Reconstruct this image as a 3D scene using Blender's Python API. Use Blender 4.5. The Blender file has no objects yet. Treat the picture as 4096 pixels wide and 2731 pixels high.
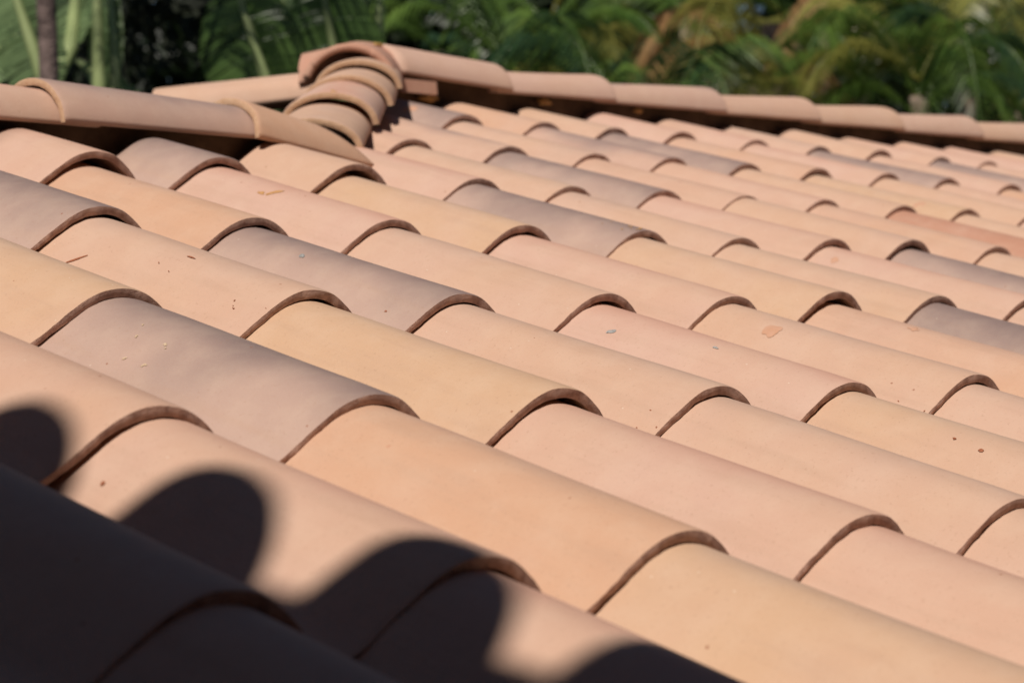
import bpy, bmesh, math, random
from mathutils import Vector, Matrix, noise
R = math.radians
random.seed(7)
scene = bpy.context.scene
COL = scene.collection

# ------------------------------------------------------------------ camera, sky, sun, exposure
YAW, PIT, TH = 0.79455443, -0.00797627, 0.25501864          # TH is the pitch of the roof
CAM = Vector((-1.17166731, -1.64926196, 0.13192247))
cd = bpy.data.cameras.new("camera"); cam = bpy.data.objects.new("camera", cd); COL.objects.link(cam)
cam.location = CAM
cd.sensor_width = 36.0; cd.lens = 2289.9856 / 1024 * 36
FWD = Vector((math.cos(YAW) * math.cos(PIT), math.sin(YAW) * math.cos(PIT), math.sin(PIT)))
RGT = Vector((math.sin(YAW), -math.cos(YAW), 0)); UPV = RGT.cross(FWD)
cam.rotation_euler = FWD.to_track_quat('-Z', 'Y').to_euler()
cd.clip_start = 0.05; cd.clip_end = 3000
cd.dof.use_dof = True; cd.dof.focus_distance = 2.62; cd.dof.aperture_fstop = 7.2; cd.dof.aperture_blades = 9
scene.camera = cam

SUN = Vector((-0.5656, -0.2759, 0.7771)).normalized()              # towards the sun
elev = math.asin(SUN.z); azim = math.atan2(SUN.x, SUN.y)     # clockwise from +Y
w = bpy.data.worlds.new("World"); scene.world = w; w.use_nodes = True
nt = w.node_tree; nt.nodes.clear()
sky = nt.nodes.new("ShaderNodeTexSky"); sky.sky_type = 'NISHITA'; sky.sun_disc = False
sky.altitude = 1500; sky.dust_density = .7; sky.ozone_density = 1.0
sky.sun_elevation = elev; sky.sun_rotation = azim
bg = nt.nodes.new("ShaderNodeBackground"); bg.inputs[1].default_value = 0.05
wo = nt.nodes.new("ShaderNodeOutputWorld")
nt.links.new(sky.outputs[0], bg.inputs[0]); nt.links.new(bg.outputs[0], wo.inputs[0])
sl = bpy.data.lights.new("sun", 'SUN'); sl.energy = 5.0; sl.angle = R(0.53); sl.color = (1.0, 0.93, 0.84)
so = bpy.data.objects.new("sun", sl); COL.objects.link(so)
so.rotation_euler = SUN.to_track_quat('Z', 'Y').to_euler(); so.location = (0, 0, 12)
scene.view_settings.view_transform = 'Standard'; scene.view_settings.look = 'None'
scene.view_settings.exposure = -0.08; scene.view_settings.gamma = 1.0
scene.cycles.max_bounces = 8; scene.cycles.transparent_max_bounces = 8

# ------------------------------------------------------------------ helpers
def link(name, me, parent=None):
    o = bpy.data.objects.new(name, me); COL.objects.link(o)
    if parent is not None: o.parent = parent
    return o
def tag(o, label=None, cat=None, group=None, kind=None):
    if label: o["label"] = label
    if cat: o["category"] = cat
    if group: o["group"] = group
    if kind: o["kind"] = kind
    return o
def mesh(name, V, F, mats=(), smooth=True, midx=None):
    me = bpy.data.meshes.new(name); me.from_pydata([tuple(v) for v in V], [], F); me.validate(); me.update()
    for m in mats: me.materials.append(m)
    if smooth: me.polygons.foreach_set("use_smooth", [True] * len(me.polygons))
    if midx: me.polygons.foreach_set("material_index", midx)
    return me
def empty(name, loc):
    o = bpy.data.objects.new(name, None); COL.objects.link(o); o.location = loc; o.empty_display_size = .05; return o

class NT:
    def __init__(s, name):
        s.m = bpy.data.materials.new(name); s.m.use_nodes = True; s.t = s.m.node_tree; s.t.nodes.clear()
        s.out = s.n("ShaderNodeOutputMaterial"); s.b = s.n("ShaderNodeBsdfPrincipled"); s.l(s.b.outputs[0], s.out.inputs[0])
    def n(s, k, **kw):
        x = s.t.nodes.new(k)
        for a, b in kw.items(): setattr(x, a, b)
        return x
    def l(s, a, b): s.t.links.new(a, b)
    def val(s, x, sock):
        if isinstance(x, (int, float)): sock.default_value = x
        elif isinstance(x, tuple): sock.default_value = x + (1,) if len(x) == 3 and len(sock.default_value) == 4 else x
        else: s.l(x, sock)
    def math(s, op, a, b=0.0, c=0.0, clamp=False):
        x = s.n("ShaderNodeMath", operation=op, use_clamp=clamp); s.val(a, x.inputs[0]); s.val(b, x.inputs[1]); s.val(c, x.inputs[2]); return x.outputs[0]
    def noise(s, vec, scale, detail=3.0, rough=.55, w=None):
        x = s.n("ShaderNodeTexNoise"); s.val(vec, x.inputs["Vector"]); x.inputs["Scale"].default_value = scale
        x.inputs["Detail"].default_value = detail; x.inputs["Roughness"].default_value = rough; return x.outputs["Fac"]
    def ramp(s, f, a, b):           # smooth step from a to b
        x = s.n("ShaderNodeMapRange", interpolation_type='SMOOTHSTEP'); s.val(f, x.inputs[0])
        x.inputs[1].default_value = a; x.inputs[2].default_value = b; return x.outputs[0]
    def mix(s, f, a, b, mode='MIX'):
        x = s.n("ShaderNodeMix", data_type='RGBA', blend_type=mode); s.val(f, x.inputs[0]); s.val(a, x.inputs[6]); s.val(b, x.inputs[7]); return x.outputs[2]
    def bump(s, h, strength, dist):
        x = s.n("ShaderNodeBump"); x.inputs["Strength"].default_value = strength; x.inputs["Distance"].default_value = dist
        s.l(h, x.inputs["Height"]); s.l(x.outputs[0], s.b.inputs["Normal"])

def local_coords(s):
    tc = s.n("ShaderNodeTexCoord"); oi = s.n("ShaderNodeObjectInfo")
    sh = s.n("ShaderNodeVectorMath", operation='SCALE'); sh.inputs[0].default_value = (3.1, 5.7, 2.3)
    s.l(s.math('MULTIPLY', oi.outputs["Random"], 40.0), sh.inputs["Scale"])
    ad = s.n("ShaderNodeVectorMath", operation='ADD'); s.l(tc.outputs["Object"], ad.inputs[0]); s.l(sh.outputs[0], ad.inputs[1])
    sp = s.n("ShaderNodeSeparateXYZ"); s.l(tc.outputs["Object"], sp.inputs[0])
    return ad.outputs[0], sp.outputs, oi.outputs["Random"]

def clay(name, body, body2, crest, band=(-.055, .015), amount=1.0):
    s = NT(name); v, xyz, rnd = local_coords(s)
    big = s.noise(v, 5.0, 2.0); mid = s.noise(v, 22.0, 4.0, .6); fine = s.noise(v, 260.0, 3.0, .6); grit = s.noise(v, 1100.0, 2.0, .7)
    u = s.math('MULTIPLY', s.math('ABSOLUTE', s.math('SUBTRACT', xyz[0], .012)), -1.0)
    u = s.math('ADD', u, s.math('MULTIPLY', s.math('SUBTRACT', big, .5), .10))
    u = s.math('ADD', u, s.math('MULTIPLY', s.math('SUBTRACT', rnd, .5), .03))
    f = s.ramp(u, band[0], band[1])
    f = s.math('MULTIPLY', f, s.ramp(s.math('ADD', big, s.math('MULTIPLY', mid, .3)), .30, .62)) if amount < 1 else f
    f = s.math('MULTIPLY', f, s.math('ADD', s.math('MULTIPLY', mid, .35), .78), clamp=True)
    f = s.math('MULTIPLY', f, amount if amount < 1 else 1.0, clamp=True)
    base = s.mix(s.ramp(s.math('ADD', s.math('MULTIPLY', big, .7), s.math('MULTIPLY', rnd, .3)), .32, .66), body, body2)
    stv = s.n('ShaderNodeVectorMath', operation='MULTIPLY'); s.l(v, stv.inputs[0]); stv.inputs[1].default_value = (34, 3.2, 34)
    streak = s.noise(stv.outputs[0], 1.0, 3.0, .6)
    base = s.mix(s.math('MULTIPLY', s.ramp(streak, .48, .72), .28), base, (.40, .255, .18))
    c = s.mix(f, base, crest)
    c = s.mix(s.math('MULTIPLY', s.ramp(mid, .35, .75), .16), c, (.62, .47, .36))          # pale dusty bloom
    c = s.mix(s.math('MULTIPLY', s.ramp(fine, .58, .76), .34), c, (.30, .17, .11))         # fine darker grain
    c = s.mix(s.math('MULTIPLY', s.ramp(grit, .56, .80), .30), c, (.66, .55, .45))
    # sparse specks: rusty crumbs and pale nicks
    vo = s.n("ShaderNodeTexVoronoi"); s.l(v, vo.inputs["Vector"]); vo.inputs["Scale"].default_value = 60
    sc = s.n("ShaderNodeSeparateColor"); s.l(vo.outputs["Color"], sc.inputs[0])
    dot = s.math('MULTIPLY', s.math('LESS_THAN', s.math('ADD', vo.outputs["Distance"], s.math('MULTIPLY', fine, .12)), .155), s.math('GREATER_THAN', sc.outputs[0], .965))
    c = s.mix(s.math('MULTIPLY', dot, .75), c, (.24, .085, .04))
    vo2 = s.n("ShaderNodeTexVoronoi"); s.l(v, vo2.inputs["Vector"]); vo2.inputs["Scale"].default_value = 95
    sc2 = s.n("ShaderNodeSeparateColor"); s.l(vo2.outputs["Color"], sc2.inputs[0])
    dot2 = s.math('MULTIPLY', s.math('LESS_THAN', s.math('ADD', vo2.outputs["Distance"], s.math('MULTIPLY', mid, .2)), .2), s.math('GREATER_THAN', sc2.outputs[1], .975))
    c = s.mix(s.math('MULTIPLY', dot2, .5), c, (.68, .58, .46))
    s.l(c, s.b.inputs["Base Color"]); s.b.inputs["Roughness"].default_value = .78; s.b.inputs["Specular IOR Level"].default_value = .22
    h = s.math('ADD', s.math('MULTIPLY', fine, .5), s.math('ADD', s.math('MULTIPLY', grit, .35), s.math('MULTIPLY', mid, 1.0)))
    h = s.math('SUBTRACT', h, s.math('MULTIPLY', dot2, .6))
    s.bump(h, .6, .0012)
    return s.m

def plain(name, a, b, scale=30., rough=.85, bump=.4, dist=.001, spec=.2):
    s = NT(name); v, xyz, rnd = local_coords(s)
    n1 = s.noise(v, scale, 4.0, .6); n2 = s.noise(v, scale * 7, 3.0, .6)
    s.l(s.mix(s.ramp(n1, .3, .7), a, b), s.b.inputs["Base Color"]); s.b.inputs["Roughness"].default_value = rough
    s.b.inputs["Specular IOR Level"].default_value = spec
    s.bump(s.math('ADD', n1, s.math('MULTIPLY', n2, .6)), bump, dist)
    return s.m

MAT = {
 'Y': clay("clay_yellow", (.51, .325, .21), (.51, .325, .235), (.45, .305, .225), amount=.8),
 'O': clay("clay_orange", (.515, .305, .20), (.51, .32, .235), (.48, .295, .215), amount=.8),
 'T': clay("clay_tan", (.51, .322, .225), (.51, .328, .245), (.45, .30, .23), amount=.8),
 'P': clay("clay_pink", (.515, .323, .235), (.52, .335, .262), (.51, .282, .208), amount=1.),
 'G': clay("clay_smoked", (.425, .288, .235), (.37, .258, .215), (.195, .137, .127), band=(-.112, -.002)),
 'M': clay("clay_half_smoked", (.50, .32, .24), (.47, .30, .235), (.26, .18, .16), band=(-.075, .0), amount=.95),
 'R': clay("clay_red", (.42, .21, .14), (.44, .235, .165), (.43, .205, .14), amount=.6),
}
M_RIM = plain("raw_clay_edge", (.33, .20, .16), (.52, .335, .265), 90., .9, 1., .0022)
M_RIMP = plain("pale_clay_edge", (.46, .28, .17), (.52, .34, .22), 120., .9, .8, .0014)
M_FELT = plain("dark_felt", (.030, .024, .022), (.05, .04, .035), 60., .9, .4, .002)
M_WOOD = plain("weathered_board", (.075, .045, .028), (.12, .075, .045), 25., .85, .5, .002)
M_FOAM = plain("ochre_foam", (.36, .19, .05), (.48, .27, .09), 90., .6, .8, .003, .4)
M_MORTAR = plain("ochre_mastic", (.42, .20, .06), (.50, .27, .10), 90., .6, .5, .001, .4)
M_OPATCH = plain("orange_scuff", (.48, .26, .165), (.50, .29, .20), 90., .8, .3, .0006)
M_GREYSP = plain("grey_cement_speck", (.22, .22, .22), (.42, .40, .38), 200., .8, .8, .001)
M_PALE = plain("pale_scratch", (.54, .40, .27), (.58, .45, .32), 200., .8, .3, .0006)
M_RUST = plain("rusty_crumb", (.26, .085, .04), (.34, .13, .07), 200., .8, .8, .001)
M_WALLD = plain("warm_brown_render", (.26, .16, .11), (.32, .20, .14), 12., .8, .5, .004)
M_WALL = plain("cream_render", (.55, .48, .38), (.60, .53, .43), 20., .9, .3, .002)

# ------------------------------------------------------------------ the S-shaped field tile
CP = [(-16.6,.75),(-15.6,.28),(-14.3,.02),(-13.0,.0),(-11.8,.22),(-10.6,.88),(-9.4,1.8),(-7.8,3.15),(-6.1,4.5),(-4.4,5.70),(-2.5,6.52),(-.2,6.86),(2.3,6.5),(4.1,5.66),(5.8,4.42),(7.3,2.95),(8.5,1.5),(9.25,.42)]
def crom(pts, n):
    out = []
    P = [Vector(p) for p in pts]; P = [P[0] * 2 - P[1]] + P + [P[-1] * 2 - P[-2]]
    for i in range(1, len(P) - 2):
        for k in range(n):
            t = k / n; a, b, c, d = P[i-1:i+3]
            out.append(.5 * (2*b + (c-a)*t + (2*a-5*b+4*c-d)*t*t + (3*b-a-3*c+d)*t**3))
    out.append(P[-2]); return out
PROF = [Vector((p[0] / 100, p[1] / 100)) for p in crom(CP, 3)]
NP = len(PROF)
THK = .0104; EXPO = .41289; PITCH = .25; TLEN = .462; TILT = .0138 / EXPO
def pn(i):
    a, b = PROF[max(i-1, 0)], PROF[min(i+1, NP-1)]; d = (b - a).normalized(); return Vector((-d.y, d.x))
PNRM = [pn(i) for i in range(NP)]
VL = [0, .0025, .008, .02, .05, .1, .16, .22, .28, .34, .40, .44, TLEN]
def tile_mesh(name, seed, length=TLEN, keep=None, vl=None):
    """body (top, underside, sides, head) and the raw front edge as two meshes; KEEP(x, y) says which part of a cut tile stays"""
    rs = random.Random(seed); off = Vector((rs.uniform(0, 90), rs.uniform(0, 90), seed * 3.7))
    if vl is None: vl = [v for v in VL if v < length - .006] + [length]
    NV = len(vl)
    warp = rs.uniform(-.0012, .0012); tw = rs.uniform(-.004, .004)
    top, bot = [], []
    for j, v in enumerate(vl):
        for i in range(NP):
            p, nn = PROF[i], PNRM[i]
            d = (noise.noise(Vector((p.x * 9, v * 5, 0)) + off) * .0013 + noise.noise(Vector((p.x * 40, v * 25, 5)) + off) * .00035)
            z = -TILT * v + warp * math.cos(v * 9) + tw * p.x * (v - .2)
            edge = noise.noise(Vector((p.x * 30, 7, seed))) * .0016 + noise.noise(Vector((p.x * 160, 3, seed))) * .0008 if j < 3 else 0
            rnd_ = (.0011, .0003, 0)[j] if j < 3 else 0
            t = Vector((p.x, v + edge, p.y + z)) + Vector((nn.x, 0, nn.y)) * (d - rnd_)
            e2 = (noise.noise(Vector((p.x * 60, 17, seed))) * .0022 + noise.noise(Vector((p.x * 200, 27, seed))) * .0012) if j < 3 else 0
            th = THK * (.76 + .34 * max(0, p.y) / .0686 + .22 * noise.noise(Vector((p.x * 26, 2, seed))))
            b = Vector((p.x, v + e2 + (.0006 if j == 0 else 0), p.y + z)) + Vector((nn.x, 0, nn.y)) * (d - th)
            top.append(t); bot.append(b)
    V = top + bot; T = len(top); F = []
    def ok(j, i):
        if keep is None: return True
        q = (top[j*NP+i] + top[j*NP+i+1] + top[(j+1)*NP+i] + top[(j+1)*NP+i+1]) / 4
        return keep(q.x, q.y)
    K = [[ok(j, i) for i in range(NP-1)] for j in range(NV-1)]
    for j in range(NV-1):
        for i in range(NP-1):
            if not K[j][i]: continue
            a = j*NP+i; b = a+1; c = a+NP+1; d = a+NP
            F.append((a, b, c, d)); F.append((T+a, T+d, T+c, T+b))
            if i == 0 or not K[j][i-1]: F.append((a, d, T+d, T+a))
            if i == NP-2 or not K[j][i+1]: F.append((b, T+b, T+c, c))
            if j == NV-2 or not K[j+1][i]: F.append((d, c, T+c, T+d))
            if j > 0 and not K[j-1][i]: F.append((b, a, T+a, T+b))
    body = mesh(name, V, F)
    # front edge: a strip of its own, three rows so that it is not razor flat
    RV, RF = [], []
    for i in range(NP):
        a, b = top[i], bot[i]
        for k in range(4):
            q = a.lerp(b, k / 3)
            if k in (1, 2): q = q + Vector((0, -.0006 + noise.noise(Vector((q.x * 150, k * 3, seed + .3))) * .0007, 0))
            RV.append(q)
    for i in range(NP-1):
        if not K[0][i]: continue
        for k in range(3):
            a = i*4+k; RF.append((a, a+1, a+5, a+4))
    return body, mesh(name + "_rim", RV, RF)
def surf(u, v):
    for i in range(NP-1):
        if PROF[i].x <= u <= PROF[i+1].x:
            t = (u - PROF[i].x) / (PROF[i+1].x - PROF[i].x); q = PROF[i].lerp(PROF[i+1], t); n_ = PNRM[i].lerp(PNRM[i+1], t)
            return Vector((u, v, q.y - TILT * v)), Vector((n_.x, 0, n_.y)).normalized()
    return Vector((u, v, 0)), Vector((0, 0, 1))

VARS = [tile_mesh("roof_tile", 11 + 5 * k) for k in range(8)]
_mc = {}
def with_mat(me, m):
    k = (me.name, m.name)
    if k not in _mc:
        c = me.copy(); c.materials.clear(); c.materials.append(m); _mc[k] = c
    return _mc[k]

SLIP={(0,1):(0.0070,-0.0056,0.0066),(1,1):(-0.0011,0.0064,0.0005),(2,1):(-0.0023,0.0049,-0.0021),(3,1):(-0.0030,0.0109,-0.0023),(-1,1):(0.0061,-0.0220,-0.0002),(0,0):(-0.0010,-0.0091,-0.0031),(1,0):(0.0007,-0.0027,0.0011),(2,0):(0.0016,-0.0050,0.0018),(3,0):(-0.0010,-0.0052,-0.0025),(4,0):(-0.0045,0.0026,-0.0060),(5,0):(0.0002,0.0016,0.0022),(1,-1):(-0.0019,0.0057,-0.0007),(2,-1):(0.0033,-0.0053,0.0018),(3,-1):(-0.0019,0.0030,-0.0029),(4,-1):(0.0012,0.0010,0.0020),(5,-1):(0.0012,-0.0027,0.0006),(6,-1):(0.0006,0.0107,0.0056),(7,-1):(-0.0007,0.0087,0.0013),(2,-2):(0.0008,0.0115,0.0045),(3,-2):(-0.0036,0.0105,-0.0037),(4,-2):(-0.0017,0.0158,0.0023),(5,-2):(0.0021,0.0048,0.0043),(6,-2):(0.0062,-0.0066,0.0080),(7,-2):(0.0021,0.0011,0.0033),(8,-2):(0.0018,0.0027,0.0037),(9,-2):(0.0001,0.0161,0.0063),(10,-2):(0.0019,0.0024,0.0049),(3,-3):(0.0037,-0.0027,0.0070),(4,-3):(-0.0004,0.0188,0.0080),(5,-3):(0.0049,-0.0039,0.0080),(6,-3):(0.0084,-0.0273,0.0053),(7,-3):(0.0033,-0.0113,0.0037),(8,-3):(0.0030,-0.0065,0.0066),(9,-3):(-0.0007,0.0029,0.0015),(10,-3):(-0.0013,0.0053,0.0011),(11,-3):(0.0006,-0.0055,0.0007),(12,-3):(-0.0026,0.0050,-0.0049),(7,-4):(-0.0030,0.0028,-0.0060),(8,-4):(0.0011,-0.0014,-0.0004),(9,-4):(-0.0005,0.0023,-0.0026),(10,-4):(-0.0015,0.0120,0.0014),(11,-4):(-0.0019,0.0117,-0.0006),(12,-4):(-0.0013,0.0110,0.0005),(13,-4):(0.0006,0.0026,0.0021),(14,-4):(0.0005,0.0038,0.0024),(15,-4):(0.0023,-0.0096,0.0007),(9,-5):(0.0005,-0.0075,-0.0014),(10,-5):(-0.0005,-0.0051,-0.0025),(11,-5):(-0.0046,0.0106,-0.0044),(12,-5):(-0.0048,0.0205,0.0021),(13,-5):(-0.0003,-0.0012,0.0012),(14,-5):(-0.0002,-0.0047,-0.0015),(15,-5):(0.0019,-0.0084,0.0047),(16,-5):(0.0036,-0.0243,0.0002),(17,-5):(0.0012,-0.0106,0.0003)}
CLR = {}
def row(r, c0, s):
    for k, ch in enumerate(s): CLR[(c0 + k, r)] = ch
row(-5, 9, "GOYPPTTPPPTPTO"); row(-4, 7, "PMTMGOPGPGPTPTP"); row(-3, 3, "PGTPYGOPTYTPOTT")
row(-2, 2, "GOPYGTPTORTPYT"); row(-1, 1, "YTGTPYYPGTPOT"); row(0, -1, "TOGYTPTOGTP"); row(1, -2, "TTPOPTYTP")
row(2, -2, "OTPYPTO"); row(3, -2, "PTOTP")
CNAME = {'Y': "pale yellow", 'O': "light orange", 'T': "sandy tan", 'P': "pinkish", 'G': "smoky grey", 'M': "half smoky pink", 'R': "red-brown"}
TOPB = {True: 1.445, False: 2.365}
ROWN = {-5: "first course under the main ridge", -4: "second course under the main ridge", -3: "third course down", -2: "fourth course down", -1: "fifth course down",
        0: "sixth course down", 1: "seventh course down", 2: "eighth course down", 3: "lowest course"}
ORD = "first second third fourth fifth sixth seventh eighth ninth tenth eleventh twelfth thirteenth fourteenth fifteenth sixteenth".split()
ct, st = math.cos(TH), math.sin(TH)
def plane(a, b, n): return Vector((a, b * ct - n * st, b * st + n * ct))
def pix(W):
    d = W - CAM; z = d.dot(FWD)
    return (512 + 2289.99 * d.dot(RGT) / z, 341 - 2289.99 * d.dot(UPV) / z) if z > .1 else (-9999, -9999)
HIPK = -.03                                                  # cut line of the tiles along the hip: X - Y
tiles = {}
def stair(x, y):                                             # rough saw cut that follows the hip
    return x - y > HIPK + .008 * math.sin(x * 61) + .006 * math.sin(x * 143 + 1)
cells = []
for r in range(-5, 4):
    lo, hi = {-5: (9, 21), -4: (7, 21), -3: (-1, 18), -2: (0, 14), -1: (-1, 12), 0: (-2, 9), 1: (-3, 7), 2: (-3, 6), 3: (-3, 4)}[r]
    for c in range(lo, hi + 1): cells.append((c, r))
def seen(c, r):
    n = 0
    for u, v in ((0, .01), (0, .15), (0, .3), (0, .38), (-.06, .03), (-.06, .2), (.05, .03), (0, .08)):
        x, y = pix(plane(c * PITCH + u, -r * EXPO + v, .06))
        if -8 <= x <= 1032 and -8 <= y <= 686: n += 1
    return n > 0
order = {}; DN = {}
for r in range(-5, 4):
    k = 0
    for c in sorted(c for c, rr in cells if rr == r):
        if seen(c, r): order[(c, r)] = k; k += 1
for (c, r) in cells:
    rs = random.Random(c * 131 + r * 17 + 5)
    if (c, r) not in order:
        # keep a margin of one or two tiles beyond the frame only where its neighbours show
        if not any((c + i, r + j) in order for i in (-1, 0, 1) for j in (-1, 0, 1)): continue
    da, db, dn = SLIP.get((c, r), (rs.uniform(-.002, .002), rs.uniform(-.006, .006), rs.uniform(-.001, .003)))
    dn = max(-.003, min(dn, .006)); up_ = DN.get((c, r - 1))
    if up_ is not None: dn = min(dn, up_ + .0015)
    if (c, r) in ((9, -2), (6, -5)): dn += .005
    if r == -3 and c <= 5: dn += .007 if c == 5 else 0
    DN[(c, r)] = dn
    a = c * PITCH + da; b = -r * EXPO + db
    kind = CLR.get((c, r)) or rs.choice("YTPPTOTG")
    origin = plane(a, b, dn)
    cut = None; length = TLEN; vlist = None
    hipside = (r == -3 and c in (5, 6, 7)) or (r == -4 and c in (7, 8, 9)) or (r == -5 and c in (9, 10)) or (r == -2 and c in (6,))
    if r == -5: length = 2.372 - b
    if r == -3 and c <= 5: length = 1.452 - b + rs.uniform(-.01, .01)
    if hipside:
        vlist = [0, .0025, .008] + [.02 + .0105 * k for k in range(int((length - .02) / .0105) + 1)]
        def cut(x, y, a=a, b=b):
            X = a + x; Y = (b + y) * ct
            return Y < 1.475 or stair(X, Y)
        body, rim = tile_mesh("roof_tile", 100 + c * 7 + r, length, cut, vlist)
    elif length < TLEN - .001:
        body, rim = tile_mesh("roof_tile", 200 + c * 7 + r, length)
    else:
        body, rim = rs.choice(VARS)
    if len(body.polygons) < 8: continue
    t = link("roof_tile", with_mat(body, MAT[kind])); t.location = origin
    t.rotation_euler = (TH + rs.uniform(-.002, .002), rs.uniform(-.006, .006), rs.uniform(-.004, .004))
    k = order.get((c, r))
    if k is None: lab = "%s tile past the frame edge, %s" % (CNAME[kind], ROWN[r].split(",")[0])
    else: lab = "%s roof tile, %s from left in the %s" % (CNAME[kind], ORD[k], ROWN[r])
    tag(t, lab, "roof tile", "clay tiles covering the roof slope", "thing")
    link("rim", with_mat(rim, M_RIM), t)
    tiles[(c, r)] = t

# marks and droppings on single tiles, each draped on its tile
def mark(key, u, v, ru, rv, m, seed, name="stain", ragged=.3, ang=0., lift=.0004, blob=0.0):
    t = tiles.get(key)
    if t is None: return
    rs = random.Random(seed); n = 26; V = []; F = []
    for ring in (0, .5, 1.0):
        for k in range(n):
            a_ = k / n * 2 * math.pi
            rr = ring * (1 + ragged * noise.noise(Vector((math.cos(a_) * 1.3, math.sin(a_) * 1.3, seed * 1.7))) * 2 + ragged * .4 * noise.noise(Vector((math.cos(a_) * 4, math.sin(a_) * 4, seed))))
            x = ru * rr * math.cos(a_); y = rv * rr * math.sin(a_)
            x, y = x * math.cos(ang) - y * math.sin(ang), x * math.sin(ang) + y * math.cos(ang)
            p, nn = surf(u + x, v + y); V.append(p + nn * (lift * (1 if ring < 1 else -1) + blob * (1 - ring * ring) + .0011))
    for q in range(2):
        for k in range(n):
            a_ = q * n + k; b_ = q * n + (k + 1) % n; F.append((a_, b_, b_ + n, a_ + n))
    link(name, mesh(name, V, F, [m]), t)
# (tile, u, v, half sizes)
mark((4,-2), -.035, .235, .0045, .012, M_MORTAR, 3, ang=.9)
mark((4,-2), -.045, .255, .003, .006, M_MORTAR, 5)
mark((5,0), -.045, .30, .012, .013, M_OPATCH, 8, ragged=.22)
mark((6,0), -.02, .27, .006, .008, M_OPATCH, 9, ragged=.4)
mark((4,0), -.055, .34, .003, .007, M_GREYSP, 12, ang=.5, blob=.0006)
mark((4,0), -.03, .19, .002, .004, M_GREYSP, 13, blob=.0006)
mark((3,-1), -.04, .27, .003, .005, M_GREYSP, 14, blob=.001)
mark((9,-5), -.045, .14, .010, .022, M_OPATCH, 15)
rc = random.Random(3)
for key, u0, v0, n_, m_, sz in (((1,0), -.055, .29, 7, M_PALE, .0013), ((3,-1), -.088, .02, 5, M_RUST, .0008), ((2,-1), -.085, .05, 5, M_RUST, .0006), ((2,-1), -.05, .22, 2, M_RUST, .0006),
                                ((5,0), -.086, .02, 4, M_RUST, .0006), ((6,-2), -.01, .010, 7, M_FOAM, .0014), ((6,-2), -.03, .05, 3, M_FOAM, .0008), ((3,0), -.088, .02, 4, M_RUST, .0007)):
    for q in range(n_):
        mark(key, u0 + rc.gauss(0, .012), max(.006, v0 + rc.gauss(0, .020)), sz * rc.uniform(.5, 1.3), sz * rc.uniform(.7, 2.2), m_, rc.randrange(999), name="crumb", ragged=.4, ang=rc.uniform(0, 3), blob=.0005)
mark((4,1), -.045, .20, .0025, .003, M_RUST, 71, blob=.0004); mark((4,1), -.04, .24, .0015, .002, M_RUST, 72); mark((1,1), -.05, .32, .002, .0025, M_OPATCH, 73)
mark((2,-1), -.03, .20, .0012, .007, M_RUST, 74); mark((2,-1), -.085, .36, .0016, .016, M_RUST, 75, ang=.7)
mark((0,1), -.085, .37, .002, .0025, M_RUST, 76); mark((8,-1), -.05, .37, .006, .008, M_OPATCH, 78, ragged=.4)
mark((12,-3), -.04, .1, .010, .012, M_OPATCH, 79, ragged=.7)

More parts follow.
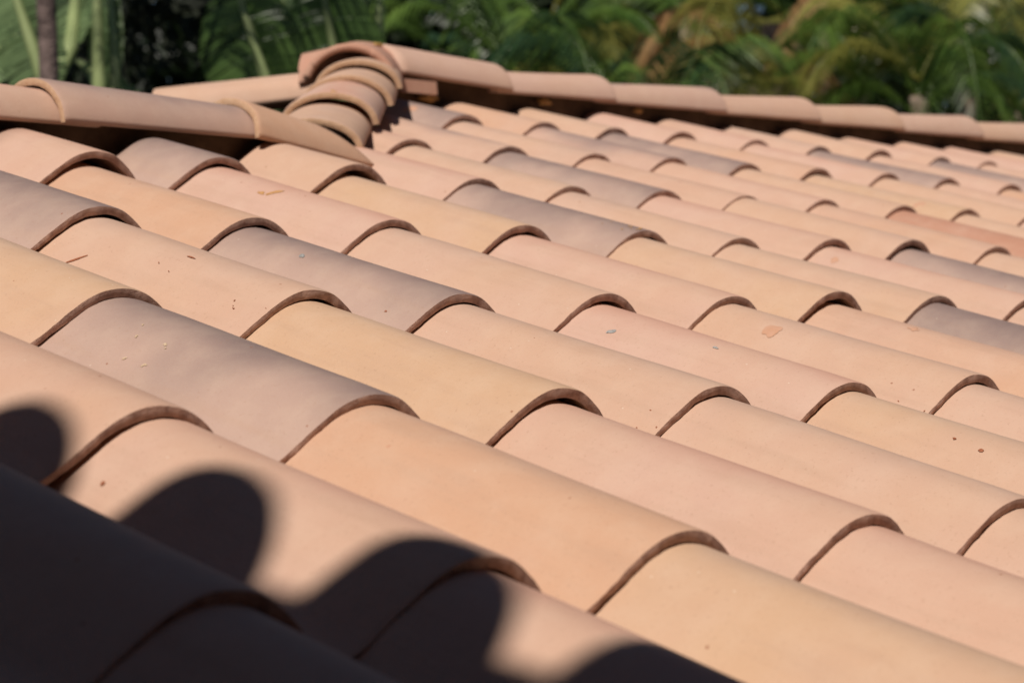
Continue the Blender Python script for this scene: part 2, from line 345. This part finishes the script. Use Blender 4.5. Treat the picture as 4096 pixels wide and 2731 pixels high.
# ------------------------------------------------------------------ ridge and hip caps
def cap(nose, tail, hw=(.100, .078), h=(.082, .060), mat='P', label="", seed=0, fine=False, cutfn=None, rim=M_RIMP, roll=0., dots=(), half=1.50):
    """half-barrel cap from its wide NOSE to its narrow TAIL; both points lie at the height of the cap's lower edges"""
    nose = Vector(nose); tail = Vector(tail); L = (tail - nose).length
    ax = (tail - nose).normalized(); side = ax.cross(Vector((0, 0, 1))).normalized(); up = side.cross(ax).normalized()
    NA = 29; nk = 60 if fine else 12; vl = [0, .003, .01, .03] + [L * k / nk for k in range(1, nk + 1)]; vl = sorted(v for v in vl if v <= L)
    top, bot = [], []; vcut = []
    if cutfn:
        for i in range(NA):
            a_ = -half + 2 * half * i / (NA - 1); lo_ = .01
            for k in range(400):
                v = L * (k + 1) / 400
                if not cutfn(nose + side * hw[0] * math.sin(a_) + ax * v + up * h[0] * math.cos(a_)): break
                lo_ = v
            vcut.append(lo_)
    for j, v0 in enumerate(vl):
        v = v0; f = v / L; W_ = hw[0] + (hw[1] - hw[0]) * f; H_ = h[0] + (h[1] - h[0]) * f
        for i in range(NA):
            a_ = -half + 2 * half * i / (NA - 1)
            cx, cz = math.sin(a_), math.cos(a_)
            n1 = noise.noise(Vector((a_ * 1.5, v * 6, seed * 2.3))) * .0016
            e_ = noise.noise(Vector((a_ * 4, seed * 1.3, 4))) * .0022 if j < 3 else 0
            rd = (.0015, .0004, 0)[j] if j < 3 else 0
            if cutfn: v = v0 * vcut[i] / L
            x = (W_ + n1 - rd) * cx; z = (H_ + n1 - rd) * cz
            nn = Vector((cx / W_, cz / H_)).normalized()
            top.append(Vector((x, v + e_, z))); bot.append(Vector((x - nn.x * .0112, v + e_ * .6, z - nn.y * .0112)))
    T = len(top); NV = len(vl); F = []
    M = Matrix((side.to_tuple() + (0,), ax.to_tuple() + (0,), up.to_tuple() + (0,), (0, 0, 0, 1))).transposed()
    def ok(j, i):
        return True
    K = [[ok(j, i) for i in range(NA-1)] for j in range(NV-1)]
    for j in range(NV-1):
        for i in range(NA-1):
            if not K[j][i]: continue
            a = j*NA+i; b = a+1; c = a+NA+1; d = a+NA
            F += [(a, b, c, d), (T+a, T+d, T+c, T+b)]
            if i == 0: F.append((a, d, T+d, T+a))
            if i == NA-2: F.append((b, T+b, T+c, c))
            if j == NV-2 or not K[j+1][i]: F.append((d, c, T+c, T+d))
    o = link("ridge_cap", mesh("ridge_cap", top + bot, F, [MAT[mat]]))
    o.matrix_world = Matrix.Translation(nose) @ M @ Matrix.Rotation(roll, 4, 'Y')
    RV, RF = [], []
    for i in range(NA):
        for k in range(4):
            q = top[i].lerp(bot[i], k / 3)
            if k in (1, 2): q = q + Vector((0, -.0012 + noise.noise(Vector((i * .9, k, seed + .5))) * .0012, 0))
            RV.append(q)
    for i in range(NA-1):
        for k in range(3): RF.append((i*4+k, i*4+k+1, i*4+k+5, i*4+k+4))
    link("rim", mesh("rim", RV, RF, [rim]), o)
    tag(o, label, "ridge cap", "half-round caps on ridges and hips")
    return o
# finely cut nose-to-tail version for the mitred cap
YW, ZW = 1.462, .437
cap((.817, YW, ZW), (1.275, YW, ZW), mat='M', label="smoky grey cap in the middle of the lower left ridge", seed=1)
cap((.437, YW, ZW), (.897, YW, ZW), mat='P', label="pink cap at the left picture edge on the lower ridge", seed=2)
cap((.060, YW, ZW), (.52, YW, ZW), mat='T', label="tan cap beyond the pink one at the left end of the lower ridge", seed=3)
cap((1.195, YW - .002, ZW - .002), (1.50, YW, ZW - .046), mat='O', hw=(.100, .093), h=(.080, .074), label="sandy cap with a mitred right end where the lower ridge meets the hip", seed=4,
    cutfn=lambda q: q.x + 1.1 * (q.z - .418) + .3 * (q.y - 1.37) < 1.445)
YM, ZM = 2.347, .6795
mains = [(2.66, 'P', "pink cap next to the saddle piece on the main ridge"), (3.022, 'P', "pale pink cap, second from the saddle on the main ridge"), (3.45, 'M', "smoky cap, third from the saddle on the main ridge"),
         (3.85, 'P', "pink cap between the smoky cap and a tan one on the main ridge"), (4.235, 'T', "tan cap, fifth from the saddle on the main ridge"), (4.636, 'M', "smoky cap near the right picture edge on the main ridge"),
         (5.04, 'T', "last visible cap on the main ridge at the right picture edge")]
for k, (X, m, lb) in enumerate(mains):
    L = .375 if k == 0 else (X - mains[k-1][0]) + .055
    cap((X, YM, ZM), (X - L, YM, ZM + (.014 if k == 0 else -.002)), mat=m, label=lb, seed=10 + k, rim=M_RIM, hw=(.100, .112 if k == 0 else .080), h=(.080, .084 if k == 0 else .058))
q = .7071
stack = [((1.440, 1.525), .441, 'T', "lowest cap of the hip stack, resting on the mitred ridge cap"), ((1.646, 1.718), .507, 'P', "second cap from the bottom of the hip stack with an ochre dab"),
         ((1.868, 1.928), .572, 'T', "third cap from the bottom of the hip stack"), ((2.034, 2.086), .630, 'T', "topmost cap of the hip stack, tucked under the saddle piece")]
for k, ((X, Y), Z, m, lb) in enumerate(stack):
    L = (.40, .40, .34, .20)[k]
    cap((X, Y, Z), (X + L * q, Y + L * q, Z + L * .195), mat=m, hw=(.096, .085), h=(.067 if k else .058, .057 if k else .052), label=lb, seed=30 + k)
cap((1.925, 2.655, .590), (2.20, 2.38, .638), mat='T', label="sandy cap on the far hip behind the lower ridge", seed=41, h=(.078, .070))
cap((1.66, 2.92, .520), (1.97, 2.61, .580), mat='P', label="cap further down the far hip, hidden behind the lower ridge", seed=42)

# saddle piece where three runs of caps meet
def saddle():
    AX, AY = 2.262, 2.347; r = .108
    arms = [((-q, -q), .285, -.135), ((-q, q), .135, -.22), ((1, 0), .05, 0.0)]
    n = 150; x0, x1, y0, y1 = -.34, .36, -.30, .34
    def zf(x, y):
        best = None
        for (dx, dy), L, sl_ in arms:
            al = x * dx + y * dy; d = -x * dy + y * dx
            if al < 0: dd = math.hypot(al, d)
            else: dd = abs(d)
            if al > L or dd > r * .995: continue
            z = .104 * math.sqrt(max(0, 1 - (dd / r) ** 2)) + sl_ * max(al, 0)
            if best is None or z > best: best = z
        return best
    V, idx, F = [], {}, []
    for j in range(n + 1):
        for i in range(n + 1):
            x = x0 + (x1 - x0) * i / n; y = y0 + (y1 - y0) * j / n; z = zf(x, y)
            if z is None: continue
            idx[(i, j)] = len(V); V.append(Vector((x, y, z)))
    for j in range(n):
        for i in range(n):
            k = [(i, j), (i+1, j), (i+1, j+1), (i, j+1)]
            if all(x in idx for x in k): F.append(tuple(idx[x] for x in k))
    me = mesh("saddle_cap", V, F, [MAT['R']])
    o = link("saddle_cap", me); o.location = (AX, AY, .673)
    md = o.modifiers.new("s", 'SMOOTH'); md.factor = .5; md.iterations = 5
    md = o.modifiers.new("t", 'SOLIDIFY'); md.thickness = .017; md.offset = -1
    tag(o, "red clay three-way saddle piece on the apex where ridge and hips meet", "saddle cap")
    # reddish underlying flap that shows under the first ridge cap
    V = []
    for k, (y, z) in enumerate(((-.108, .0), (-.112, -.030), (-.100, -.030), (-.096, .0))):
        V += [Vector((.03, y, z + .014)), Vector((.14, y, z + .014))]
    F = [(0, 1, 3, 2), (2, 3, 5, 4), (4, 5, 7, 6), (6, 7, 1, 0), (0, 2, 4, 6), (1, 7, 5, 3)]
    link("flap", mesh("flap", V, F, [MAT['R']], smooth=False), o)
    return o
saddle()

# dabs of foam that glue the caps down
def dab(loc, r, label, m=M_FOAM, seed=1, sc=(1.6, .6, .6)):
    bm = bmesh.new(); bmesh.ops.create_icosphere(bm, subdivisions=3, radius=1)
    for v in bm.verts:
        k = 1 + .45 * noise.noise(v.co * 1.6 + Vector((seed, 0, 0))) + .2 * noise.noise(v.co * 4 + Vector((seed, 3, 0)))
        v.co = Vector((v.co.x * sc[0], v.co.y * sc[1], v.co.z * sc[2])) * r * k
    me = bpy.data.meshes.new("foam_dab"); bm.to_mesh(me); bm.free(); me.materials.append(m)
    me.polygons.foreach_set("use_smooth", [True] * len(me.polygons))
    o = link("foam_dab", me); o.location = loc; return tag(o, label, "foam dab", "dabs of ochre roofing foam")
dab((2.42, 2.285, .655), .017, "ochre foam dab under the red saddle flap", seed=2)
dab((2.80, 2.285, .672), .015, "ochre foam dab under the joint of the first two main ridge caps", seed=3)
dab((3.14, 2.285, .672), .010, "small ochre foam dab beneath the third main ridge cap", seed=4)
dab((2.25, 2.27, .762), .009, "yellow foam dab on the right shoulder of the red saddle piece", seed=5, sc=(1.5, 1., .5))
dab((1.650, 1.712, .568), .008, "ochre foam dab on the front edge of the second hip cap", seed=6, sc=(1, 1, 1))

# ------------------------------------------------------------------ the house under the tiles
T_ = math.tan(TH)
def prism(name, V, F, m, parent, smooth=False): return link(name, mesh(name, V, F, [m], smooth=smooth), parent)
house = empty("house", (2, 1.5, -3.0)); tag(house, "house whose low-pitched clay tile roof fills the picture", "house")
def hl(p): return Vector(p) - house.location
def deck_n(x, y, z, n=-.020): return hl((x, y - n * st, z + n * ct))
def sheet(name, pts, m, th=.03):
    V = [Vector(p) for p in pts] + [Vector(p) - Vector((0, 0, th)) for p in pts]; n = len(pts)
    F = [tuple(range(n)), tuple(reversed(range(n, 2 * n)))] + [(i, n + i, n + (i + 1) % n, (i + 1) % n) for i in range(n)]
    return prism(name, V, F, m, house)
AXx, AXy, AXz = 2.262, 2.347, 2.347 * T_
WX, WY = 1.377, 1.462
def rz(x, y): return y * T_
EY = -1.33
sheet("roof_deck", [hl((x, y, z - .026)) for x, y, z in [(-1.05, EY, EY*T_), (6.6, EY, EY*T_), (6.6, AXy, AXz), (AXx, AXy, AXz), (WX, WY, WY*T_), (-1.05, WY, WY*T_)]], M_FELT)
bz = AXz - .2607 * 3.4
sheet("back_deck", [hl((x, y, z - .026)) for x, y, z in [(AXx, AXy, AXz), (6.6, AXy, AXz), (6.6, AXy + 3.4, AXz - 3.4*T_), (AXx - 3.4, AXy + 3.4, AXz - 3.4*T_)]], M_FELT)
sheet("hip_deck", [hl((x, y, z - .026)) for x, y, z in [(AXx, AXy, AXz), (AXx - 3.4, AXy + 3.4, AXz - 3.4*T_), (WX - 2.5, WY + 2.5, WY*T_ - 2.5*T_), (WX, WY, WY*T_)]], M_FELT)
sheet("wing_back_deck", [hl((x, y, z - .026)) for x, y, z in [(WX, WY, WY*T_), (WX - 2.5, WY + 2.5, WY*T_ - 2.5*T_), (-1.05, WY + 2.43, WY*T_ - 2.43*T_), (-1.05, WY, WY*T_)]], M_FELT)
def box(name, a, b, m, parent=house):
    a = Vector(a); b = Vector(b); off = parent.location if parent else Vector()
    V = [Vector((x, y, z)) - off for x in (a.x, b.x) for y in (a.y, b.y) for z in (a.z, b.z)]
    F = [(0,1,3,2), (4,6,7,5), (0,4,5,1), (2,3,7,6), (0,2,6,4), (1,5,7,3)]
    return prism(name, V, F, m, parent)
box("ridge_board", (AXx + .02, AXy - .045, AXz - .02), (6.6, AXy + .045, ZM + .03), M_WOOD)
box("ridge_board", (-1.05, WY - .045, WY*T_ - .02), (WX - .05, WY + .045, ZW + .03), M_WOOD)
# boards standing on the two hips
def hipboard(p0, p1, w_=.03, h_=.05):
    p0 = Vector(p0); p1 = Vector(p1); d = (p1 - p0).normalized(); s_ = d.cross(Vector((0, 0, 1))).normalized() * w_
    V = [hl(p + k) for p in (p0, p1) for k in (s_, -s_, -s_ + Vector((0, 0, h_)), s_ + Vector((0, 0, h_)))]
    prism("hip_board", V, [(0,1,2,3), (4,7,6,5), (0,4,5,1), (1,5,6,2), (2,6,7,3), (3,7,4,0)], M_WOOD, house)
hipboard((WX - .02, WY - .02, WY*T_ - .03), (AXx - .03, AXy - .03, AXz - .03))
hipboard((AXx - .03, AXy + .03, AXz - .03), (AXx - 1.6, AXy + 1.6, AXz - 1.6*T_ - .03))
box("wall", (-1.0, EY + .15, -3.0), (6.3, AXy + 3.1, EY * T_ - .12), M_WALL)
box("fascia", (-1.05, EY - .03, EY * T_ - .22), (6.6, EY, EY * T_ - .03), M_WOOD)

# the taller wing to the left, above the frame: its tiled eave throws the scalloped shadow
EX, EZ, Y0 = -1.9878, 2.5400, -1.3583      # nose line of the eave and the phase of its barrels
upper = empty("upper_building", (-3.2, -.4, -3.0)); tag(upper, "taller neighbouring wing whose tiled eave shades the lower left corner", "building")
def ub(name, V, F, m): return prism(name, [Vector(v) - upper.location for v in V], F, m, upper)
ya, yb = -4.6, 1.75; x1 = -6.2; z1 = EZ + (EX - x1) * T_
ub("roof_deck", [(EX, ya, EZ), (EX, yb, EZ), (x1, yb, z1), (x1, ya, z1), (EX, ya, EZ - .05), (EX, yb, EZ - .05), (x1, yb, z1 - .05), (x1, ya, z1 - .05)],
   [(0,1,2,3), (7,6,5,4), (0,4,5,1), (1,5,6,2), (2,6,7,3), (3,7,4,0)], M_WOOD)
box("wall", (-6.0, ya + .1, -3.0), (EX - .45, yb - .1, EZ - .05), M_WALLD, upper)
box("wall", (EX - .45, -4.7, -3.0), (5.5, -2.35, 3.6), M_WALLD, upper)  # unseen wall added behind the camera to block sky light and bounce warmth
k = 0; yy = Y0 - .25 * 14
while yy < yb - .05:
    nose = Vector((EX, yy, EZ)); tail = nose + Vector((-ct, 0, st)) * .46
    o = cap(nose, tail, mat="TPYOTGP"[(k * 5) % 7], hw=(.093, .086), h=(0.138, 0.127), seed=60 + k, half=1.57,
            label="tall barrel tile on the eave of the taller wing that casts the scalloped shadow")
    o.name = "eave_tile"; o["group"] = "barrel tiles along the eave of the taller wing"; o["category"] = "roof tile"; o["kind"] = "thing"
    yy += .25; k += 1

# ------------------------------------------------------------------ ground
def ground():
    s = NT("garden_soil"); tc = s.n("ShaderNodeTexCoord"); n1 = s.noise(tc.outputs["Object"], .8, 6.0); n2 = s.noise(tc.outputs["Object"], 14, 5.0)
    c = s.mix(s.ramp(n1, .4, .6), (.035, .05, .018), (.05, .035, .022)); c = s.mix(s.ramp(n2, .4, .7), c, (.03, .04, .014))
    s.l(c, s.b.inputs["Base Color"]); s.b.inputs["Roughness"].default_value = .95; s.bump(n2, .6, .03)
    n = 40; S_ = 900; V = []; F = []
    for j in range(n + 1):
        for i in range(n + 1):
            f = lambda k: math.copysign(abs(k / n * 2 - 1) ** 3, k / n * 2 - 1) * S_
            V.append((f(i), f(j), -3.0))
    for j in range(n):
        for i in range(n): F.append((j*(n+1)+i, j*(n+1)+i+1, (j+1)*(n+1)+i+1, (j+1)*(n+1)+i))
    tag(link("ground", mesh("ground", V, F, [s.m])), "dark garden soil and grass far below the roof", None, None, "structure")
ground()

# ------------------------------------------------------------------ plants behind the roof
def leafmat(name, a, b, trans=.35, rough=.5, tcol=None):
    s = NT(name); v, xyz, rnd = local_coords(s); n1 = s.noise(v, 6., 3.); n2 = s.noise(v, 60., 2.)
    c = s.mix(s.ramp(s.math('ADD', s.math('MULTIPLY', n1, .8), s.math('MULTIPLY', n2, .25)), .3, .75), a, b)
    s.l(c, s.b.inputs["Base Color"]); s.b.inputs["Roughness"].default_value = rough; s.b.inputs["Specular IOR Level"].default_value = .45
    tr = s.n("ShaderNodeBsdfTranslucent"); s.val(tcol or tuple(min(1, x * 1.6) for x in b), tr.inputs[0])
    mx = s.n("ShaderNodeMixShader"); mx.inputs[0].default_value = trans
    s.l(s.b.outputs[0], mx.inputs[1]); s.l(tr.outputs[0], mx.inputs[2]); s.l(mx.outputs[0], s.out.inputs[0]); return s.m
L_BAN = leafmat("banana_leaf", (.045, .09, .022), (.085, .145, .036), .25, .4)
L_BANL = leafmat("banana_leaf_light", (.115, .175, .075), (.18, .25, .11), .3, .4)
L_RIB = leafmat("leaf_midrib", (.24, .30, .12), (.34, .40, .18), .15)
L_PALM = leafmat("palm_green", (.04, .085, .016), (.12, .19, .035), .3, .35)
L_PALMY = leafmat("palm_yellow", (.13, .14, .026), (.30, .28, .07), .35, .35)
L_PALMD = leafmat("palm_deep", (.014, .035, .014), (.034, .07, .026), .25, .3)
L_DRY = leafmat("palm_dry", (.26, .14, .055), (.38, .22, .10), .25)
L_BUSH = leafmat("shaded_bush_leaf", (.005, .010, .004), (.014, .026, .007), .2)  # far leaves darkened in colour to stand for deep shade
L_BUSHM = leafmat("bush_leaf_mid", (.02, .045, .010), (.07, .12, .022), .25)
L_SHADED = leafmat("shaded_hedge_leaf", (.009, .012, .006), (.018, .026, .010), .1, .8)  # near-black leaf colour paints in the shade the hedge stands in
M_BARK = plain("grey_palm_bark", (.16, .12, .09), (.26, .20, .15), 12., .9, .8, .01)
M_BARKD = plain("dark_fibrous_bark", (.04, .028, .026), (.20, .145, .13), 9., .95, 1., .02)
M_STEM = plain("green_stem", (.14, .20, .08), (.20, .27, .11), 12., .6, .3, .004)

GZ = -3.0
def W(px, py, dist):                       # a spot in the garden: seen DIST metres ahead of the camera, in 2352 px picture units
    x = (px / 2352 * 1024 - 512) / 2289.99; y = -(py / 2352 * 1024 - 341) / 2289.99
    return CAM + (FWD + RGT * x + UPV * y) * dist
def blade(base, tip, width, sag=.1, face=None, slits=8, seed=0, droop=.0, fold=.25):
    """one broad leaf: (blade verts, faces), midrib tube"""
    rs = random.Random(seed); base = Vector(base); tip = Vector(tip); d = tip - base; L = d.length
    fw = Vector(face) if face else (FWD * -.8 - RGT * rs.uniform(.1, .9) + Vector((0, 0, rs.uniform(-.1, .4))))
    side = d.normalized().cross(fw).normalized(); nrm = side.cross(d.normalized()).normalized()
    n = 40; cen = []; V = []; F = []
    for k in range(n + 1):
        t = k / n; c = base + d * t + Vector((0, 0, 1)) * (math.sin(t * math.pi) * sag * L) + Vector((0, 0, -1)) * droop * L * t * t; cen.append(c)
    gaps = [rs.random() < slits / n for k in range(n)]; gaps2 = [rs.random() < slits / n for k in range(n)]
    for sgn, gp in ((-1, gaps), (1, gaps2)):
        for k in range(n):
            t0, t1 = k / n, (k + 1) / n
            if gp[k]: t1 = t0 + (t1 - t0) * .45
            for t, cc in ((t0, cen[k]), (t1, cen[k].lerp(cen[k+1], (t1 - t0) * n))):
                wd = width * .5 * (math.sin(min(1, t * 1.02 + .03) ** .75 * math.pi) ** .55 if t < .985 else .12)
                for m in (0, .5, 1):
                    V.append(cc + side * sgn * wd * m + nrm * (wd * m * fold * (1 - .6 * m)) - Vector((0, 0, 1)) * wd * m * m * .18 + nrm * noise.noise(Vector((k * .6, m * 2, seed + sgn))) * .02 * m)
            a = len(V) - 6; F += [(a, a+1, a+4, a+3), (a+1, a+2, a+5, a+4)]
    return V, F, cen
def tube(pts, r0, r1, m=8):
    V, F = [], []; n = len(pts)
    for k, p in enumerate(pts):
        d = (Vector(pts[min(k+1, n-1)]) - Vector(pts[max(k-1, 0)])).normalized(); a = d.orthogonal().normalized(); b = d.cross(a)
        # keep the frame steady
        a = (Vector((1, .3, .1)) - d * d.dot(Vector((1, .3, .1)))).normalized(); b = d.cross(a)
        r = r0 + (r1 - r0) * k / (n - 1)
        for i in range(m): V.append(Vector(p) + (a * math.cos(i / m * 6.2832) + b * math.sin(i / m * 6.2832)) * r)
    for k in range(n - 1):
        for i in range(m): F.append((k*m+i, k*m+(i+1) % m, (k+1)*m+(i+1) % m, (k+1)*m+i))
    F.append(tuple(range(m - 1, -1, -1))); F.append(tuple((n-1)*m + i for i in range(m)))
    return V, F
def part(name, VF, m, root):
    V, F = VF; return link(name, mesh(name, [Vector(v) - root.location for v in V], F, [m]), root)

def banana(label, foot, leaves, mat, ribw=.022, stem_r=.09, stemmat=None, group="broad-leaved plants behind the roof"):
    """leaves: (base px,py, tip px,py, width, sag) at distance foot[1]"""
    px, dist = foot; p = W(px, 500, dist); root = empty("banana_plant", (p.x, p.y, GZ)); tag(root, label, "banana plant", group)
    crown = Vector((p.x, p.y, W(px, 420, dist).z))
    part("stem", tube([root.location, root.location.lerp(crown, .5) + Vector((.03, .02, 0)), crown], stem_r, stem_r * .7, 12), stemmat or M_STEM, root)
    for k, lf in enumerate(leaves):
        bx, by, tx, ty, wd, sag = lf[:6]; dd = lf[6] if len(lf) > 6 else 0; mt = lf[7] if len(lf) > 7 else mat
        b = W(bx, by, dist + dd * .3); t = W(tx, ty, dist + dd)
        V, F, cen = blade(b, t, wd, sag, seed=k + int(px), slits=7)
        lo = link("leaf", mesh("leaf", [v - root.location for v in V], F, [mt]), root)
        rv, rf = tube([crown, crown.lerp(b, .6) + Vector((0, 0, .05))] + [c_ - FWD * .025 for c_ in cen[::3]], ribw, ribw * .35, 6)
        link("midrib", mesh("midrib", [v - root.location for v in rv], rf, [L_RIB]), lo)
    return root

def frond_mesh(base, az, length, rise, droop, nleaf=60, ll=.42, seed=0, twist=0.):
    """pinnate palm frond that arches up and out, then droops"""
    rs = random.Random(seed); base = Vector(base); pts = []; h = Vector((math.cos(az), math.sin(az), 0)); n = 24
    for k in range(n + 1):
        t = k / n; pts.append(base + h * length * (t * .9 - .12 * t ** 3) + Vector((0, 0, 1)) * (rise * length * t - droop * length * t ** 2.4))
    RV, RF = tube(pts, .013, .004, 5)
    V, F = [], []
    for s_ in (-1, 1):
        for k in range(nleaf):
            t = .10 + .88 * k / nleaf; f = t * n; i = min(int(f), n - 1); c = pts[i].lerp(pts[i+1], f - i); d = (pts[i+1] - pts[i]).normalized()
            up = Vector((0, 0, 1)); sd = d.cross(up).normalized() * s_
            l_ = ll * (math.sin(min(1, t * .9 + .12) * math.pi) ** .6) * rs.uniform(.85, 1.1)
            dr = (sd * .8 + d * .62 + (d.cross(sd) * s_) * .35 * -1 * s_ * s_).normalized()
            dr = (sd * .82 + d * .6 + up * rs.uniform(.05, .35)).normalized()
            wv = d * .0078 + up * .003
            p0 = c; p1 = c + dr * l_ * .5 + Vector((0, 0, -.04 * l_)); p2 = c + dr * l_ + Vector((0, 0, -.6 * l_))
            a = len(V); V += [p0 - wv * .5, p0 + wv * .5, p1 + wv, p1 - wv, p2]
            F += [(a, a+1, a+2, a+3), (a+3, a+2, a+4)]
    return (V, F), (RV, RF)
def palm(label, px, dist, crown_py, nf, mats, length=1.7, seed=0, trunk_r=.06, bark=None, azs=None, ll=.42, trunk_top=None, group="palms behind the roof", droop=(.7, 1.7), rise=(.5, 1.5)):
    rs = random.Random(seed); p = W(px, 500, dist); root = empty("palm_tree", (p.x, p.y, GZ)); tag(root, label, "palm tree", group)
    cz = W(px, crown_py, dist).z; cr = Vector((p.x, p.y, cz))
    pts = [root.location + (cr - root.location) * k / 8 + Vector((noise.noise(Vector((k * .5, seed, 0))) * .08, noise.noise(Vector((k * .5, seed, 9))) * .08, 0)) for k in range(9)]
    part("trunk", tube(pts, trunk_r * 1.25, trunk_r, 12), bark or M_BARK, root)
    for k in range(nf - (10 if nf > 15 else 2)):
        az = (azs[k % len(azs)] if azs else 0) + (rs.uniform(-.25, .25) if azs else k * 2.39996 + rs.uniform(-.3, .3))
        m = mats[k % len(mats)]
        fm, rm = frond_mesh(pts[-1] + Vector((0, 0, rs.uniform(-.15, .1))), az, length * rs.uniform(.75, 1.1), rs.uniform(*rise), rs.uniform(*droop), seed=seed * 50 + k, ll=ll)
        fo = part("frond", fm, m, root)
        link("rachis", mesh("rachis", [v - root.location for v in rm[0]], rm[1], [m if m is not L_PALMD else L_PALM]), fo)
    return root

def leafmass(name, label, centre_px, dist, w_m, z0, z1, depth, n, size, m, seed, cat=None, kind="stuff", gap=None, yaw_off=0, elong=1.0):
    """a mass of small leaves filling a box volume with clumps and holes"""
    rs = random.Random(seed); c = W(centre_px, 300, dist); ox, oy = c.x, c.y; V, F = [], []
    rt = Vector((RGT.x, RGT.y, 0)).normalized(); fd = Vector((FWD.x, FWD.y, 0)).normalized(); k = 0; tries = 0
    while k < n and tries < n * 6:
        tries += 1
        x = rs.uniform(-.5, .5) * w_m; y = rs.random() ** 1.6 * depth; z = rs.uniform(z0, z1)
        top = z1 - .5 * abs(noise.noise(Vector((x * .6, 0, seed)))) * (z1 - z0)
        if z > top: continue
        dn_ = noise.noise(Vector((x * 1.3, y * 1.3, z * 1.3 + seed)))
        if dn_ < -.12: continue
        if gap and gap(x, z): continue
        p = Vector((ox, oy, 0)) + rt * x + fd * (y + dn_ * -1.0) + Vector((0, 0, z))
        a = Vector((rs.gauss(0, 1), rs.gauss(0, 1), rs.gauss(0, .7))).normalized(); b = a.orthogonal().normalized(); b = (b * math.cos(rs.uniform(0, 6)) + a.cross(b) * math.sin(rs.uniform(0, 6)))
        s_ = size * rs.uniform(.6, 1.4); a2 = a.cross(b)
        i = len(V); V += [p - b * s_ * elong, p + a2 * s_ * .45, p + b * s_ * elong, p - a2 * s_ * .45]; F.append((i, i+1, i+2, i+3)); k += 1
    o = link(name, mesh(name, V, F, [m], smooth=False)); tag(o, label, cat, None, kind); return o

# -- far wall of greenery, nobody could count it
leafmass("far_foliage", "shade-coloured mass of far garden foliage closing the view", 1176, 24., 17., -3.0, 7.0, 4., 64000, .16, L_BUSH, 5, gap=lambda x, z: x > .8 and noise.noise(Vector((x * 2.6, 3.3, z * 2.6))) > .40)
leafmass("shaded_hedge", "hedge behind the lower ridge, deep shade put into its leaf colour", 400, 11.2, 1.5, -3.0, 2.8, .9, 9000, .055, L_SHADED, 6, None, "stuff")
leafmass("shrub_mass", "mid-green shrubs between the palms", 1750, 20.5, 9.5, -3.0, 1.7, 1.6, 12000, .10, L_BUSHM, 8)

# -- left: broad pale leaves, brown trunk, pale stems
banana("pale-leaved banana plant at the far left of the picture", (40, 8.6),
       [(108, 200, 18, -70, .30, .0, 0), (-70, 120, 60, -130, .42, .0, .7), (-110, 230, 70, 80, .30, .10, .3), (-60, 330, 45, 200, .30, .0, .3), (165, 110, 190, -140, .26, .0, .9)], L_BANL, ribw=.034)
banana("slim pale-stemmed banana plant beside the brown trunk", (238, 8.9),
       [(232, 230, 222, -140, .13, .0, 0), (262, 170, 246, -110, .10, .0, .2), (330, 240, 178, 140, .12, .0, .5)], L_BANL, ribw=.034, stem_r=.045)
palm("dark trunk of a palm among the pale leaves at far left", 113, 8.3, -700, 9, [L_PALMD, L_PALM], 1.5, 21, .034, M_BARKD, droop=(.2, .5), rise=(.6, 1.2))
# -- middle: big hanging leaves
banana("large green banana plant left of the roof apex", (650, 9.3),
       [(614, 190, 528, -80, .46, .0, 0), (706, 300, 634, -80, .44, .0, .4), (792, 240, 730, -90, .46, .0, -.1), (560, 300, 575, 60, .24, .0, .6), (700, 200, 850, -20, .30, .0, .6)], L_BAN, ribw=.026)
banana("slender banana plant with pale stalks right above the apex", (842, 9.8),
       [(822, 150, 852, -140, .10, .0, 0, L_BANL), (868, 130, 876, -100, .07, .0, 0, L_BANL)], L_BANL, ribw=.020, stem_r=.035)
# -- right: palms
palm("bright green palm just right of the roof apex", 1190, 15.0, 170, 20, [L_PALM, L_PALMD, L_PALM], 1.5, 31, ll=.30, droop=(.5, 1.2))
palm("palm with one broad blue-green frond over the main ridge", 1480, 14.5, 300, 18, [L_PALM, L_PALMD, L_PALMY], 1.6, 32, ll=.46)
palm("yellowing palm with dry orange fronds in front of a dark trunk", 1740, 15.5, 200, 24, [L_PALMY, L_DRY, L_PALM, L_PALMY], 1.5, 33, ll=.36)
palm("tall palm with a thick dark trunk cut by the top edge", 1800, 17.5, 60, 16, [L_PALM, L_PALMY], 1.8, 34, .17, M_BARKD)
palm("thin grey-trunked palm right of the dry fronds", 1888, 16.5, -20, 20, [L_PALM, L_PALMD, L_PALMY], 1.6, 35, .035)
palm("arching yellow-green palm behind the ridge at right", 2110, 15.0, 220, 22, [L_PALMY, L_PALM, L_PALMD], 1.4, 36, ll=.36)
palm("deep green palm at the right picture edge", 2330, 15.5, 260, 22, [L_PALMD, L_PALM, L_PALMY], 1.6, 37, ll=.38)
palm("dark green palm in the middle distance left of the bright one", 1010, 19.5, 120, 16, [L_PALMD, L_PALM, L_PALMD], 1.6, 38, ll=.30)
palm("low palm filling the gap above the ridge centre", 1340, 18.0, 180, 20, [L_PALM, L_PALMY, L_PALMD], 1.6, 39, ll=.34)
palm("loose palm with hanging leaflets behind the grey trunk", 1980, 17.5, 80, 22, [L_PALMD, L_PALM, L_PALMY], 1.6, 40, ll=.36)
palm("tall feathery palm behind the broad frond", 1580, 19.0, 40, 20, [L_PALM, L_PALMY, L_PALM], 1.7, 41, ll=.36)
palm("feathery palm between the arching one and the picture edge", 2230, 19.0, 90, 20, [L_PALM, L_PALMD, L_PALMY], 1.7, 42, ll=.36)
